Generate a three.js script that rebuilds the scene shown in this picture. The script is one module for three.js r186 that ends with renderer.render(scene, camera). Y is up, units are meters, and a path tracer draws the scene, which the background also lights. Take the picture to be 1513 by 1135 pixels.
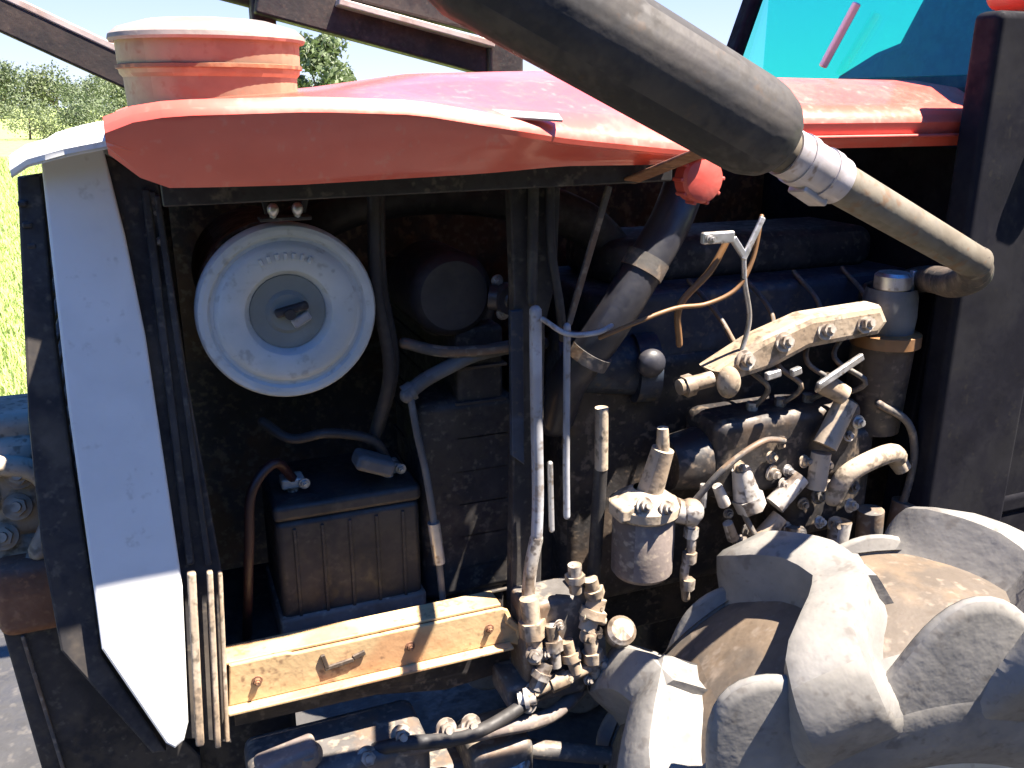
import * as THREE from 'three';
import { RoundedBoxGeometry } from 'three/addons/geometries/RoundedBoxGeometry.js';
import { mergeGeometries, toCreasedNormals } from 'three/addons/utils/BufferGeometryUtils.js';

// ---------------------------------------------------------------- camera, sky, sun, exposure
const scene = new THREE.Scene();
const GROUND = -0.32;
const camera = new THREE.PerspectiveCamera(46.53, 1024 / 768, 0.05, 900);
camera.position.set(0.42, 1.58, 1.30);
{
  const pitch = THREE.MathUtils.degToRad(17.5), yaw = THREE.MathUtils.degToRad(22);
  camera.lookAt(0.42 + Math.sin(yaw) * Math.cos(pitch), 1.58 - Math.sin(pitch), 1.30 - Math.cos(yaw) * Math.cos(pitch));
}
const renderer = new THREE.WebGLRenderer();
renderer.toneMapping = THREE.LinearToneMapping;
renderer.toneMappingExposure = 5.7;
renderer.shadowMap.enabled = true;
{ // clear summer sky: deep blue overhead, milky near the horizon, the same all the way round
  const w = 256, h = 128, d = new Float32Array(w * h * 4);
  const zen = [0.005, 0.052, 0.21], mid = [0.008, 0.076, 0.27], hor = [0.188, 0.208, 0.245];
  for (let j = 0; j < h; j++) {
    const e = Math.max(0, ((j + 0.5) / h - 0.5) * Math.PI), s = Math.sin(e);
    const a = Math.exp(-s * 4.5), b = Math.exp(-s * 1.9);
    for (let i = 0; i < w; i++) for (let k = 0; k < 3; k++)
      d[(j * w + i) * 4 + k] = hor[k] * a + (1 - a) * (mid[k] * b + zen[k] * (1 - b));
    for (let i = 0; i < w; i++) d[(j * w + i) * 4 + 3] = 1;
  }
  const sky = new THREE.DataTexture(d, w, h, THREE.RGBAFormat, THREE.FloatType);
  sky.mapping = THREE.EquirectangularReflectionMapping; sky.magFilter = sky.minFilter = THREE.LinearFilter;
  sky.colorSpace = THREE.LinearSRGBColorSpace; sky.needsUpdate = true;
  scene.background = sky; scene.environment = sky;
}
const sun = new THREE.DirectionalLight(0xfff3e2, 5);
sun.position.set(1.2 + 0.42 * 20, 20, -0.2 + 0.25 * 20); sun.target.position.set(1.2, 0, -0.2);
sun.castShadow = true; sun.shadow.mapSize.set(4096, 4096);
Object.assign(sun.shadow.camera, { left: -6, right: 6, top: 6, bottom: -6, near: 1, far: 60 });
scene.add(sun, sun.target);

// ---------------------------------------------------------------- helpers
function rng(seed) { let a = seed >>> 0; return () => { a = (a + 0x6d2b79f5) | 0; let t = Math.imul(a ^ (a >>> 15), 1 | a); t = (t + Math.imul(t ^ (t >>> 7), 61 | t)) ^ t; return ((t ^ (t >>> 14)) >>> 0) / 4294967296; }; }
const R = rng(77), rr = (a, b) => a + (b - a) * R();
const S = 512;
function field(f0, oct, seed) { // tileable fractal value noise, 0..1
  const out = new Float32Array(S * S); let amp = 1, tot = 0, f = f0;
  for (let o = 0; o < oct; o++, f *= 2, amp *= 0.55) {
    const r = rng(seed + o * 31), g = new Float32Array(f * f).map(() => r());
    for (let y = 0; y < S; y++) {
      const fy = (y / S) * f, y0 = Math.floor(fy), ty = fy - y0, sy = ty * ty * (3 - 2 * ty), r0 = (y0 % f) * f, r1 = ((y0 + 1) % f) * f;
      for (let x = 0; x < S; x++) {
        const fx = (x / S) * f, x0 = Math.floor(fx), tx = fx - x0, sx = tx * tx * (3 - 2 * tx), a = x0 % f, b = (x0 + 1) % f;
        const p = g[r0 + a] + (g[r0 + b] - g[r0 + a]) * sx, q = g[r1 + a] + (g[r1 + b] - g[r1 + a]) * sx;
        out[y * S + x] += amp * (p + (q - p) * sy);
      }
    }
    tot += amp;
  }
  return out.map((v) => v / tot);
}
const N1 = field(4, 6, 1), N2 = field(12, 5, 2), N3 = field(48, 3, 3);
const sstep = (a, b, x) => { const t = Math.min(1, Math.max(0, (x - a) / (b - a))); return t * t * (3 - 2 * t); };
const toS = (v) => Math.round(255 * Math.min(1, Math.max(0, v <= 0.0031308 ? 12.92 * v : 1.055 * v ** (1 / 2.4) - 0.055)));
function dataTex(d, srgb, tile) {
  const t = new THREE.DataTexture(d, S, S); t.wrapS = t.wrapT = THREE.RepeatWrapping; t.magFilter = THREE.LinearFilter; t.minFilter = THREE.LinearMipmapLinearFilter; t.generateMipmaps = true;
  if (srgb) t.colorSpace = THREE.SRGBColorSpace; t.repeat.set(1 / tile, 1 / tile); t.needsUpdate = true; return t;
}
const bumpData = new Uint8Array(S * S * 4);
for (let i = 0; i < S * S; i++) { const v = 255 * (0.5 * N2[i] + 0.5 * N3[i]); bumpData[i * 4] = bumpData[i * 4 + 1] = bumpData[i * 4 + 2] = v; bumpData[i * 4 + 3] = 255; }
const roughData = new Uint8Array(S * S * 4);
for (let i = 0; i < S * S; i++) { roughData[i * 4] = roughData[i * 4 + 2] = roughData[i * 4 + 3] = 255; roughData[i * 4 + 1] = 255 * (0.62 + 0.38 * sstep(0.35, 0.65, 0.6 * N1[i] + 0.4 * N3[i])); }
const sharedTex = {};
const tiled = (kind, data, tile) => (sharedTex[kind + tile] ??= dataTex(data, false, tile));
let matSeed = 0;
// base colour, with patches (c2 where coarse noise passes t2) and specks (c3 where fine noise passes t3)
function mat({ base, c2 = base, t2 = 0.55, s2 = 0.08, c3 = base, t3 = 0.62, vary = 0.3, rough = 0.7, rough2 = rough, metal = 0, bump = 0.0006, tile = 0.5, extra = {} }) {
  const off = (matSeed++ * 7919) % (S * S), d = new Uint8Array(S * S * 4);
  for (let i = 0; i < S * S; i++) {
    const j = (i + off) % (S * S), a = sstep(t2 - s2, t2 + s2, N1[j] * 0.75 + N2[j] * 0.25), b = 0.8 * sstep(t3 - 0.09, t3 + 0.09, N3[j] * 0.6 + N2[i] * 0.4), v = 1 + vary * (N2[j] - 0.5) * 2;
    for (let k = 0; k < 3; k++) { let c = base[k] + (c2[k] - base[k]) * a; c += (c3[k] - c) * b; d[i * 4 + k] = toS(c * v); }
    d[i * 4 + 3] = 255;
  }
  const m = new THREE.MeshPhysicalMaterial({ map: dataTex(d, true, tile), roughness: Math.min(1, 0.25 * rough + 0.75 * rough2 + 0.08), roughnessMap: tiled('rough', roughData, tile), metalness: metal, side: THREE.DoubleSide, ...extra });
  if (bump) { m.bumpMap = tiled('bump', bumpData, tile); m.bumpScale = bump; }
  return m;
}
const M = {
  red: mat({ base: [0.57, 0.082, 0.052], c2: [0.56, 0.10, 0.068], s2: 0.25, c3: [0.55, 0.14, 0.1], t3: 0.68, vary: 0.07, rough: 0.34, rough2: 0.5, bump: 0.0001, extra: { clearcoat: 0.7, clearcoatRoughness: 0.15 } }),
  redDull: mat({ base: [0.42, 0.06, 0.045], c2: [0.34, 0.09, 0.07], vary: 0.2, rough: 0.5, rough2: 0.7, bump: 0.0003 }),
  white: mat({ base: [0.62, 0.63, 0.63], c2: [0.58, 0.59, 0.59], c3: [0.46, 0.46, 0.45], t3: 0.74, vary: 0.05, rough: 0.45, rough2: 0.6, bump: 0.00015 }),
  black: mat({ base: [0.016, 0.016, 0.019], c2: [0.035, 0.031, 0.03], c3: [0.09, 0.08, 0.065], t3: 0.66, rough: 0.5, rough2: 0.85 }),
  blackDust: mat({ base: [0.021, 0.02, 0.023], c2: [0.06, 0.05, 0.042], t2: 0.58, c3: [0.09, 0.075, 0.06], t3: 0.66, rough: 0.6, rough2: 0.95 }),
  oil: mat({ base: [0.018, 0.016, 0.017], c2: [0.05, 0.036, 0.027], t2: 0.5, c3: [0.13, 0.1, 0.075], t3: 0.64, rough: 0.35, rough2: 0.8, bump: 0.0015 }),
  iron: mat({ base: [0.075, 0.07, 0.068], c2: [0.13, 0.085, 0.055], c3: [0.22, 0.18, 0.14], t3: 0.62, rough: 0.55, rough2: 0.85, bump: 0.0012 }),
  alu: mat({ base: [0.46, 0.43, 0.40], c2: [0.20, 0.155, 0.115], t2: 0.52, c3: [0.07, 0.05, 0.04], t3: 0.6, rough: 0.4, rough2: 0.8, metal: 0.45, bump: 0.0012 }),
  dusty: mat({ base: [0.33, 0.27, 0.205], c2: [0.24, 0.18, 0.125], t2: 0.52, c3: [0.09, 0.07, 0.05], t3: 0.6, rough: 0.8, rough2: 0.9, bump: 0.0015 }),
  steel: mat({ base: [0.52, 0.52, 0.53], c2: [0.38, 0.36, 0.34], c3: [0.2, 0.15, 0.11], t3: 0.66, rough: 0.3, rough2: 0.6, metal: 0.85, bump: 0.0003 }),
  greyTube: mat({ base: [0.33, 0.34, 0.37], c2: [0.25, 0.25, 0.26], c3: [0.15, 0.12, 0.1], t3: 0.66, rough: 0.45, rough2: 0.7, bump: 0.0003 }),
  greyHose: mat({ base: [0.10, 0.105, 0.11], c2: [0.07, 0.07, 0.072], rough: 0.5, rough2: 0.7, bump: 0.0003 }),
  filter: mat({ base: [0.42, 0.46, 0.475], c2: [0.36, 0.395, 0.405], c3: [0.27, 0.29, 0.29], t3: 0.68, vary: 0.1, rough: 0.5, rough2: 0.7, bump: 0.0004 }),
  filterHub: mat({ base: [0.17, 0.19, 0.185], c2: [0.14, 0.15, 0.145], vary: 0.15, rough: 0.55, bump: 0.0003 }),
  tan: mat({ base: [0.45, 0.315, 0.165], c2: [0.38, 0.215, 0.105], t2: 0.57, c3: [0.16, 0.09, 0.05], t3: 0.67, vary: 0.22, rough: 0.65, rough2: 0.9, bump: 0.0012 }),
  muffler: mat({ base: [0.022, 0.021, 0.023], c2: [0.036, 0.031, 0.028], t2: 0.54, s2: 0.2, c3: [0.05, 0.032, 0.022], t3: 0.72, vary: 0.25, rough: 0.7, rough2: 0.85, bump: 0.0007 }),
  pipe: mat({ base: [0.135, 0.117, 0.09], c2: [0.09, 0.075, 0.055], t2: 0.54, c3: [0.13, 0.075, 0.04], t3: 0.66, vary: 0.25, rough: 0.6, rough2: 0.9, bump: 0.0009 }),
  clamp: mat({ base: [0.47, 0.44, 0.46], c2: [0.34, 0.31, 0.31], c3: [0.2, 0.14, 0.1], t3: 0.68, rough: 0.4, rough2: 0.6, metal: 0.4, bump: 0.0004 }),
  rust: mat({ base: [0.19, 0.085, 0.042], c2: [0.10, 0.05, 0.032], c3: [0.28, 0.14, 0.07], t3: 0.62, rough: 0.9, bump: 0.0018 }),
  bowl: mat({ base: [0.25, 0.185, 0.12], c2: [0.18, 0.12, 0.078], t2: 0.55, c3: [0.2, 0.1, 0.06], t3: 0.66, vary: 0.2, rough: 0.55, rough2: 0.8, bump: 0.0006 }),
  bowlLid: mat({ base: [0.21, 0.18, 0.165], c2: [0.15, 0.12, 0.105], t2: 0.52, c3: [0.3, 0.26, 0.22], t3: 0.66, rough: 0.75, bump: 0.001 }),
  blue: mat({ base: [0.014, 0.022, 0.04], c2: [0.03, 0.045, 0.07], c3: [0.08, 0.07, 0.06], t3: 0.64, rough: 0.45, rough2: 0.75, bump: 0.0008 }),
  hose: mat({ base: [0.016, 0.016, 0.019], c2: [0.03, 0.028, 0.028], c3: [0.05, 0.045, 0.04], t3: 0.7, rough: 0.55, rough2: 0.8, bump: 0.0003 }),
  duct: mat({ base: [0.021, 0.022, 0.031], c2: [0.032, 0.031, 0.037], rough: 0.5, bump: 0.0004 }),
  battery: mat({ base: [0.014, 0.015, 0.018], c2: [0.025, 0.023, 0.023], c3: [0.05, 0.044, 0.038], t3: 0.68, rough: 0.45, rough2: 0.75, bump: 0.0003 }),
  grimeOrLit: mat({ base: [0.14, 0.115, 0.105], c2: [0.09, 0.07, 0.06], c3: [0.24, 0.2, 0.16], rough: 0.9, bump: 0.0012 }),
  wire: mat({ base: [0.15, 0.075, 0.03], rough: 0.6, bump: 0 }),
  cable: mat({ base: [0.03, 0.009, 0.008], rough: 0.55, bump: 0 }),
  brownBand: mat({ base: [0.20, 0.10, 0.04], c2: [0.13, 0.07, 0.035], rough: 0.6 }),
  pinkCap: mat({ base: [0.62, 0.27, 0.18], c2: [0.45, 0.2, 0.14], rough: 0.55 }),
  tyre: mat({ base: [0.145, 0.14, 0.135], c2: [0.185, 0.175, 0.16], t2: 0.53, s2: 0.2, c3: [0.11, 0.1, 0.092], t3: 0.66, vary: 0.25, rough: 0.88, rough2: 0.95, bump: 0.0014, tile: 0.6 }),
  carcass: mat({ base: [0.075, 0.06, 0.048], c2: [0.11, 0.08, 0.055], t2: 0.54, c3: [0.15, 0.12, 0.095], t3: 0.66, vary: 0.3, rough: 0.92, bump: 0.002, tile: 0.6 }),
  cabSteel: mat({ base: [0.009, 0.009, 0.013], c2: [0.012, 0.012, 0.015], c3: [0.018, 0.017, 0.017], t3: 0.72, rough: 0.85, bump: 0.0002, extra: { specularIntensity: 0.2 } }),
  seat: mat({ base: [0.035, 0.07, 0.14], c2: [0.03, 0.055, 0.11], rough: 0.85, bump: 0.0006 }),
  boom: mat({ base: [0.018, 0.013, 0.014], c2: [0.03, 0.02, 0.018], c3: [0.05, 0.034, 0.028], t3: 0.66, rough: 0.55, rough2: 0.8, bump: 0.0008 }),
  boomSunlit: mat({ base: [0.42, 0.35, 0.33], c2: [0.3, 0.22, 0.19], rough: 0.6, bump: 0.0006 }),  // pale copy of the boom colour, sunlight on its ledges painted in
  bark: mat({ base: [0.09, 0.065, 0.045], c2: [0.05, 0.04, 0.03], rough: 0.95, bump: 0.004 }),
  yard: mat({ base: [0.03, 0.03, 0.032], c2: [0.04, 0.038, 0.037], t2: 0.54, c3: [0.06, 0.056, 0.052], t3: 0.64, rough: 0.92, bump: 0.006, tile: 1.1 }),
  soil: mat({ base: [0.2, 0.26, 0.065], c2: [0.26, 0.3, 0.095], t2: 0.52, s2: 0.14, c3: [0.1, 0.085, 0.05], t3: 0.66, vary: 0.35, rough: 0.95, bump: 0.01, tile: 2.2 }),
};
M.glass = new THREE.MeshPhysicalMaterial({ color: new THREE.Color().setRGB(0.42, 0.95, 0.87), roughness: 0.03, transmission: 1, thickness: 0, ior: 1.5, side: THREE.DoubleSide });
M.leaf = [[0.1, 0.14, 0.06], [0.12, 0.155, 0.065], [0.09, 0.125, 0.055]].map((c) => new THREE.MeshPhysicalMaterial({ color: new THREE.Color().setRGB(...c), roughness: 0.9, transmission: 0.35, thickness: 0, side: THREE.DoubleSide }));
M.blade = new THREE.MeshPhysicalMaterial({ color: 0xffffff, roughness: 0.8, transmission: 0.3, thickness: 0, side: THREE.DoubleSide });

const V = (x, y, z) => new THREE.Vector3(x, y, z);
function uvm(g) { // uv in metres from the dominant axis of each face
  if (g.index) g = g.toNonIndexed();
  const p = g.attributes.position, n = p.count, uv = new Float32Array(n * 2), a = V(), b = V(), c = V();
  for (let i = 0; i < n; i += 3) {
    a.fromBufferAttribute(p, i); b.fromBufferAttribute(p, i + 1); c.fromBufferAttribute(p, i + 2);
    const m = b.clone().sub(a).cross(c.clone().sub(a)), ax = Math.abs(m.x), ay = Math.abs(m.y), az = Math.abs(m.z);
    for (let k = 0; k < 3; k++) {
      const x = p.getX(i + k), y = p.getY(i + k), z = p.getZ(i + k);
      const [u, v] = ax > ay && ax > az ? [z, y] : ay > az ? [x, z] : [x, y];
      uv[(i + k) * 2] = u + 0.13; uv[(i + k) * 2 + 1] = v + 0.37;
    }
  }
  g.setAttribute('uv', new THREE.BufferAttribute(uv, 2));
  for (const k of Object.keys(g.attributes)) if (!['position', 'normal', 'uv'].includes(k)) g.deleteAttribute(k);
  return g;
}
const join = (...gs) => mergeGeometries(gs.flat().map((g) => { g = g.index ? g.toNonIndexed() : g; for (const k of Object.keys(g.attributes)) if (!['position', 'normal', 'uv'].includes(k)) g.deleteAttribute(k); return g; }));
const at = (g, x, y, z) => g.translate(x, y, z);
const rbox = (w, h, d, r = 0.004, x = 0, y = 0, z = 0) => new RoundedBoxGeometry(w, h, d, 2, Math.min(r, w * 0.49, h * 0.49, d * 0.49)).translate(x, y, z);
function along(g, p, q) { // a Y-axis shape of unit centre moved onto the segment p-q
  const a = V(...p), b = V(...q), d = b.clone().sub(a).normalize();
  g.applyQuaternion(new THREE.Quaternion().setFromUnitVectors(V(0, 1, 0), d)); const m = a.add(b).multiplyScalar(0.5);
  return g.translate(m.x, m.y, m.z);
}
const len = (p, q) => Math.hypot(p[0] - q[0], p[1] - q[1], p[2] - q[2]);
const cyl = (p, q, r, r2 = r, seg = 24) => along(new THREE.CylinderGeometry(r2, r, len(p, q), seg), p, q);
function bar(p, q, w, h, r = 0.003) { return along(new RoundedBoxGeometry(w, len(p, q), h, 2, Math.min(r, w * 0.49, h * 0.49)), p, q); }
function turned(profile, p, q, seg = 40) { // lathe profile [[radius, 0..len]...] with its axis running from p towards q
  const g = new THREE.LatheGeometry(profile.map(([r, t]) => new THREE.Vector2(Math.max(r, 1e-4), t)), seg);
  const d = V(...q).sub(V(...p)).normalize(); g.applyQuaternion(new THREE.Quaternion().setFromUnitVectors(V(0, 1, 0), d));
  return toCreasedNormals(g.translate(...p), 0.6);
}
function tube(pts, r, seg = 40, rad = 10) {
  const c = new THREE.CatmullRomCurve3(pts.map((p) => V(...p)), false, 'centripetal');
  const g = new THREE.TubeGeometry(c, seg, r, rad, false);
  const e0 = new THREE.SphereGeometry(r, rad, 5).translate(...pts[0]), e1 = new THREE.SphereGeometry(r, rad, 5).translate(...pts[pts.length - 1]);
  return join(g, e0, e1);
}
function plate(pts, depth, bevel = 0.003) { // outline in x,y, extruded in z from 0 to depth
  const s = new THREE.Shape(pts.map(([x, y]) => new THREE.Vector2(x, y)));
  return new THREE.ExtrudeGeometry(s, { depth: depth - 2 * bevel, bevelEnabled: bevel > 0, bevelSize: bevel, bevelThickness: bevel, bevelSegments: 2, bevelOffset: -bevel }).translate(0, 0, bevel);
}
const taken = {};
const numbered = (n) => { taken[n] = (taken[n] ?? -1) + 1; return taken[n] ? `${n}_${String(taken[n]).padStart(3, '0')}` : n; };
function thing(name, label, category, pos, group) {
  const o = new THREE.Group(); o.name = numbered(name); o.position.set(...pos); o.userData = { label, category, ...(group ? { group } : {}) }; scene.add(o); o.updateMatrixWorld(); return o;
}
function mesh(name, geo, material, parent, pos = [0, 0, 0]) { // geometry given in world metres (or round pos)
  const m = new THREE.Mesh(geo.userData.done ? geo : uvm(geo), material); m.name = name; m.castShadow = m.receiveShadow = true;
  const w = parent === scene ? V() : parent.getWorldPosition(V());
  m.position.set(pos[0] - w.x, pos[1] - w.y, pos[2] - w.z); parent.add(m); m.updateMatrixWorld(); return m;
}
const shared = (g) => { g = uvm(g); g.userData.done = true; return g; };

// ---------------------------------------------------------------- the setting
const plain = (g, name, m, kind) => { const o = mesh(name, g, m, scene); o.userData.kind = kind; return o; };
plain(new THREE.PlaneGeometry(700, 700, 1, 1).rotateX(-Math.PI / 2).translate(0, GROUND, 0), 'ground', M.soil, 'structure');

{ // dark tarmac pad, added to cut light bounced up from the grass
  const pts = [], r = rng(9); for (let i = 0; i < 90; i++) { const a = (i / 90) * 6.283, k = 1 + 0.05 * (r() - 0.5) + 0.08 * Math.sin(a * 3 + 1); pts.push(new THREE.Vector2(2.2 + 12 * k * Math.cos(a), -8.2 + 11 * k * Math.sin(a))); }
  plain(new THREE.ShapeGeometry(new THREE.Shape(pts)).rotateX(-Math.PI / 2).translate(0, GROUND + 0.005, 0), 'added_hardstanding', M.yard, 'structure');
}
// ---------------------------------------------------------------- the tractor
const T = thing('tractor', 'old red tractor with its side cover off and the engine bay open', 'tractor', [1.3, GROUND, -0.3]);
const part = (name, geo, m, parent = T, pos, label) => { const o = mesh(name, geo, m, parent, pos); if (label) o.userData.label = label; return o; };
const hexGeo = shared(join(new THREE.CylinderGeometry(0.0085, 0.0085, 0.008, 6).translate(0, 0.006, 0), new THREE.CylinderGeometry(0.012, 0.0125, 0.0025, 16).translate(0, 0.001, 0), new THREE.CylinderGeometry(0.0045, 0.005, 0.006, 10).translate(0, 0.012, 0)));
function bolt(parent, pos, dir = [0, 0, 1], s = 1, m = M.steel, name = 'bolt') {
  const o = part(name, hexGeo, m, parent, pos); o.quaternion.setFromUnitVectors(V(0, 1, 0), V(...dir).normalize()); o.rotateY(R() * 3); o.scale.setScalar(s); return o;
}
// ---- hood: lofted skin with an undercut side band, rolled lip below
function lerpTable(tb, x) { for (let i = 1; i < tb.length; i++) if (x <= tb[i][0] || i === tb.length - 1) { const [a, b] = [tb[i - 1], tb[i]], t = Math.min(1, Math.max(0, (x - a[0]) / (b[0] - a[0]))); return a[1] + (b[1] - a[1]) * t; } }
function hoodSkin(x0, x1, n, crease, lip, crown, zc, zl, thick) {
  const rows = [];
  for (let i = 0; i <= n; i++) {
    const x = x0 + ((x1 - x0) * i) / n, yc = lerpTable(crease, x), yl = lerpTable(lip, x), yt = lerpTable(crown, x), z0 = -0.3, half = lerpTable(zc, x) - z0, hl = lerpTable(zl, x) - z0;
    const side = [[hl - 0.022, yl + 0.004], [hl - 0.004, yl], [hl + 0.002, yl + 0.007], [hl + (half - hl) * 0.5, (yl + yc) / 2], [half - 0.002, yc - 0.006], [half - 0.0005, yc + 0.001], [half - 0.004, yc + 0.010], [half - 0.014, yc + 0.019], [half * 0.9, yc + (yt - yc) * 0.36], [half * 0.82, yc + (yt - yc) * 0.42], [half * 0.62, yc + (yt - yc) * 0.78], [half * 0.3, yt - 0.003], [0, yt]];
    const ring = [...side.map(([h, y]) => [x, y, z0 + h]), ...side.slice(0, -1).reverse().map(([h, y]) => [x, y, z0 - h])];
    rows.push(ring);
  }
  const pos = [], idx = [], m = rows[0].length, w = rows.length;
  for (const r of rows) for (const p of r) pos.push(...p);
  for (const r of rows) for (const p of r) pos.push(p[0], p[1] - thick, p[2] + (p[2] > -0.3 ? -1 : 1) * (Math.abs(p[2] + 0.3) > 0.1 ? thick : 0));
  const o = w * m;
  for (let i = 0; i < w - 1; i++) for (let j = 0; j < m - 1; j++) {
    const a = i * m + j, b = a + 1, c = a + m, d = c + 1;
    idx.push(a, c, b, b, c, d, o + a, o + b, o + c, o + b, o + d, o + c);
  }
  for (let j = 0; j < m - 1; j++) for (const i of [0, w - 1]) { const a = i * m + j; idx.push(a, a + 1, o + a, a + 1, o + a + 1, o + a); }
  for (let i = 0; i < w - 1; i++) for (const j of [0, m - 1]) { const a = i * m + j, c = a + m; idx.push(a, o + a, c, c, o + a, o + c); }
  const g = new THREE.BufferGeometry(); g.setAttribute('position', new THREE.Float32BufferAttribute(pos, 3)); g.setIndex(idx);
  return toCreasedNormals(g, 0.5);
}
const hood = part('hood', hoodSkin(0.385, 1.215, 26,
  [[0.385, 1.545], [0.40, 1.552], [0.42, 1.558], [0.46, 1.564], [0.62, 1.568], [0.75, 1.564], [0.84, 1.55], [0.97, 1.531], [1.16, 1.512], [1.215, 1.506]],
  [[0.385, 1.524], [0.425, 1.489], [0.45, 1.483], [0.6, 1.482], [0.85, 1.489], [0.98, 1.496], [1.215, 1.492]],
  [[0.40, 1.556], [0.43, 1.574], [0.53, 1.592], [0.69, 1.603], [0.87, 1.628], [1.06, 1.634], [1.215, 1.63]],
  [[0.40, 0.14], [0.43, 0.158], [0.5, 0.165], [0.9, 0.162], [1.215, 0.12]],
  [[0.40, 0.105], [0.43, 0.117], [0.5, 0.122], [0.9, 0.122], [1.215, 0.1]], 0.003), M.red, T, undefined, 'glossy red hood');
part('hood_plate', plate([[0, 0], [0.1, -0.005], [0.1, 0.016], [0, 0.022]], 0.004, 0.001).rotateZ(-0.12).rotateX(-1.185).translate(0.855, 1.5605, 0.145), M.greyTube, hood);  // small blue-grey plate on the hood shoulder
// rear cowl behind the hood, in front of the windscreen
const cowl = part('cowl', hoodSkin(1.225, 1.93, 14,
  [[1.225, 1.545], [1.93, 1.545]], [[1.225, 1.506], [1.93, 1.506]], [[1.225, 1.632], [1.93, 1.626]], [[1.225, 0.035], [1.93, 0.03]], [[1.225, 0.02], [1.93, 0.015]], 0.003), M.red, T);
part('trim_strip', bar([1.24, 1.523, 0.034], [1.92, 1.523, 0.029], 0.006, 0.012), M.redDull, cowl);
part('hood_light_seal', hoodSkin(1.185, 1.255, 2, [[1.185, 1.50], [1.255, 1.53]], [[1.185, 1.48], [1.255, 1.49]], [[1.185, 1.615], [1.255, 1.615]], [[1.185, 0.02], [1.255, 0.015]], [[1.185, 0.01], [1.255, 0.0]], 0.003), M.black);  // added strip, stops sun leaking through the hood and cowl joint
// under-hood rails and far side cover
part('hood_rail', bar([0.44, 1.468, 0.03], [1.2, 1.478, 0.035], 0.035, 0.03), M.black);
part('hood_rail', bar([0.44, 1.468, -0.63], [1.2, 1.478, -0.63], 0.035, 0.03), M.black);
part('far_side_cover', rbox(1.5, 1.14, 0.012, 0.004, 1.19, 0.90, -0.66), M.iron);  // unseen far cover, enlarged to keep light out of the bay
part('hood_crossbar', rbox(0.03, 0.03, 0.62, 0.004, 0.74, 1.47, -0.3), M.black);

// ---- grille shell
const lean = (g) => { const p = g.attributes.position; for (let i = 0; i < p.count; i++) p.setZ(i, p.getZ(i) + (0.87 - p.getY(i)) * 0.12); g.computeVertexNormals(); return g; }; // the nose narrows upwards
const shell = part('grille_shell', lean(plate([[0.296, 1.507], [0.373, 1.528], [0.388, 1.401], [0.398, 1.258], [0.404, 0.983], [0.406, 0.875], [0.390, 0.655], [0.381, 0.628], [0.366, 0.618], [0.354, 0.630], [0.284, 0.804], [0.285, 0.900], [0.286, 1.173]], 0.016, 0.004).translate(0, 0, -0.016)), M.white, T, undefined, 'white painted side panel of the grille shell');
part('shell_top', hoodSkin(0.262, 0.398, 6, [[0.262, 1.495], [0.28, 1.508], [0.33, 1.522], [0.398, 1.535]], [[0.262, 1.489], [0.28, 1.502], [0.33, 1.515], [0.398, 1.528]], [[0.262, 1.505], [0.28, 1.522], [0.33, 1.536], [0.398, 1.552]], [[0.262, -0.04], [0.3, -0.015], [0.398, 0.0]], [[0.262, -0.05], [0.3, -0.02], [0.398, -0.005]], 0.003), M.white, shell);
part('shell_far_side', plate([[0.303, 1.50], [0.376, 1.52], [0.404, 0.989], [0.39, 0.61], [0.352, 0.605], [0.283, 0.800], [0.290, 1.184]], 0.016, 0.004).translate(0, 0, -0.6), M.white, shell);
const gp = [[0.262, 1.483], [0.293, 1.487], [0.280, 1.262], [0.279, 1.064], [0.283, 0.864], [0.281, 0.782], [0.352, 0.600], [0.332, 0.601], [0.227, 0.800], [0.223, 0.971], [0.231, 1.151]];
const grille = part('grille_frame', lean(plate(gp, 0.03, 0.004).translate(0, 0, -0.055)), M.blackDust, T);
part('grille_frame_side', plate(gp, 0.03, 0.004).translate(0, 0, -0.545), M.blackDust, grille);
for (let i = 0; i < 22; i++) { const y = 0.84 + i * 0.029; part('grille_bar', rbox(0.012, 0.008, 0.44, 0.003, 0.262 + 0.012 * Math.sin(i * 0.14), y, -0.306), M.black, grille); }
// ---- front frame posts behind the shell
const post = part('front_post', lean(plate([[0.366, 1.515], [0.440, 1.473], [0.448, 1.188], [0.465, 0.887], [0.450, 0.589], [0.372, 0.62], [0.393, 0.864], [0.388, 0.974], [0.382, 1.253]], 0.03, 0.003).translate(0, 0, -0.052)), M.blackDust);
part('edge_channel', lean(bar([0.422, 1.464, -0.015], [0.421, 0.905, -0.015], 0.012, 0.012, 0.004)), M.black, post);  // channels split at the hood shadow edge: black above, pale below
part('edge_channel', lean(bar([0.421, 0.9, 0.0], [0.403, 0.615, 0.0], 0.013, 0.013, 0.004)), M.dusty, post);  // pale colour stands in for sun on the lower length
part('edge_channel', lean(bar([0.436, 1.455, -0.015], [0.447, 0.90, -0.015], 0.009, 0.014, 0.003)), M.black, post);
part('edge_channel', lean(bar([0.447, 0.896, 0.0], [0.429, 0.605, 0.0], 0.009, 0.013, 0.003)), M.dusty, post);  // sunlit lower length, its brightness put into the colour
part('edge_channel', lean(bar([0.462, 0.888, -0.008], [0.444, 0.605, -0.008], 0.007, 0.012, 0.003)), M.dusty, post);  // likewise coloured pale as the part in sun
for (const [x, y] of [[0.452, 1.43], [0.452, 1.39]]) bolt(post, [x - 0.02, y, -0.02 + (0.87 - y) * 0.12 - 0.002], [0, 0, 1], 0.8, M.iron);
part('front_post', bar([0.43, 1.48, -0.6], [0.43, 0.5, -0.6], 0.06, 0.03), M.black);
// black bulkhead added between grille and bay to keep light out
part('added_bulkhead', rbox(0.01, 0.86, 0.5, 0.003, 0.43, 1.03, -0.33), M.black);

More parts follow.
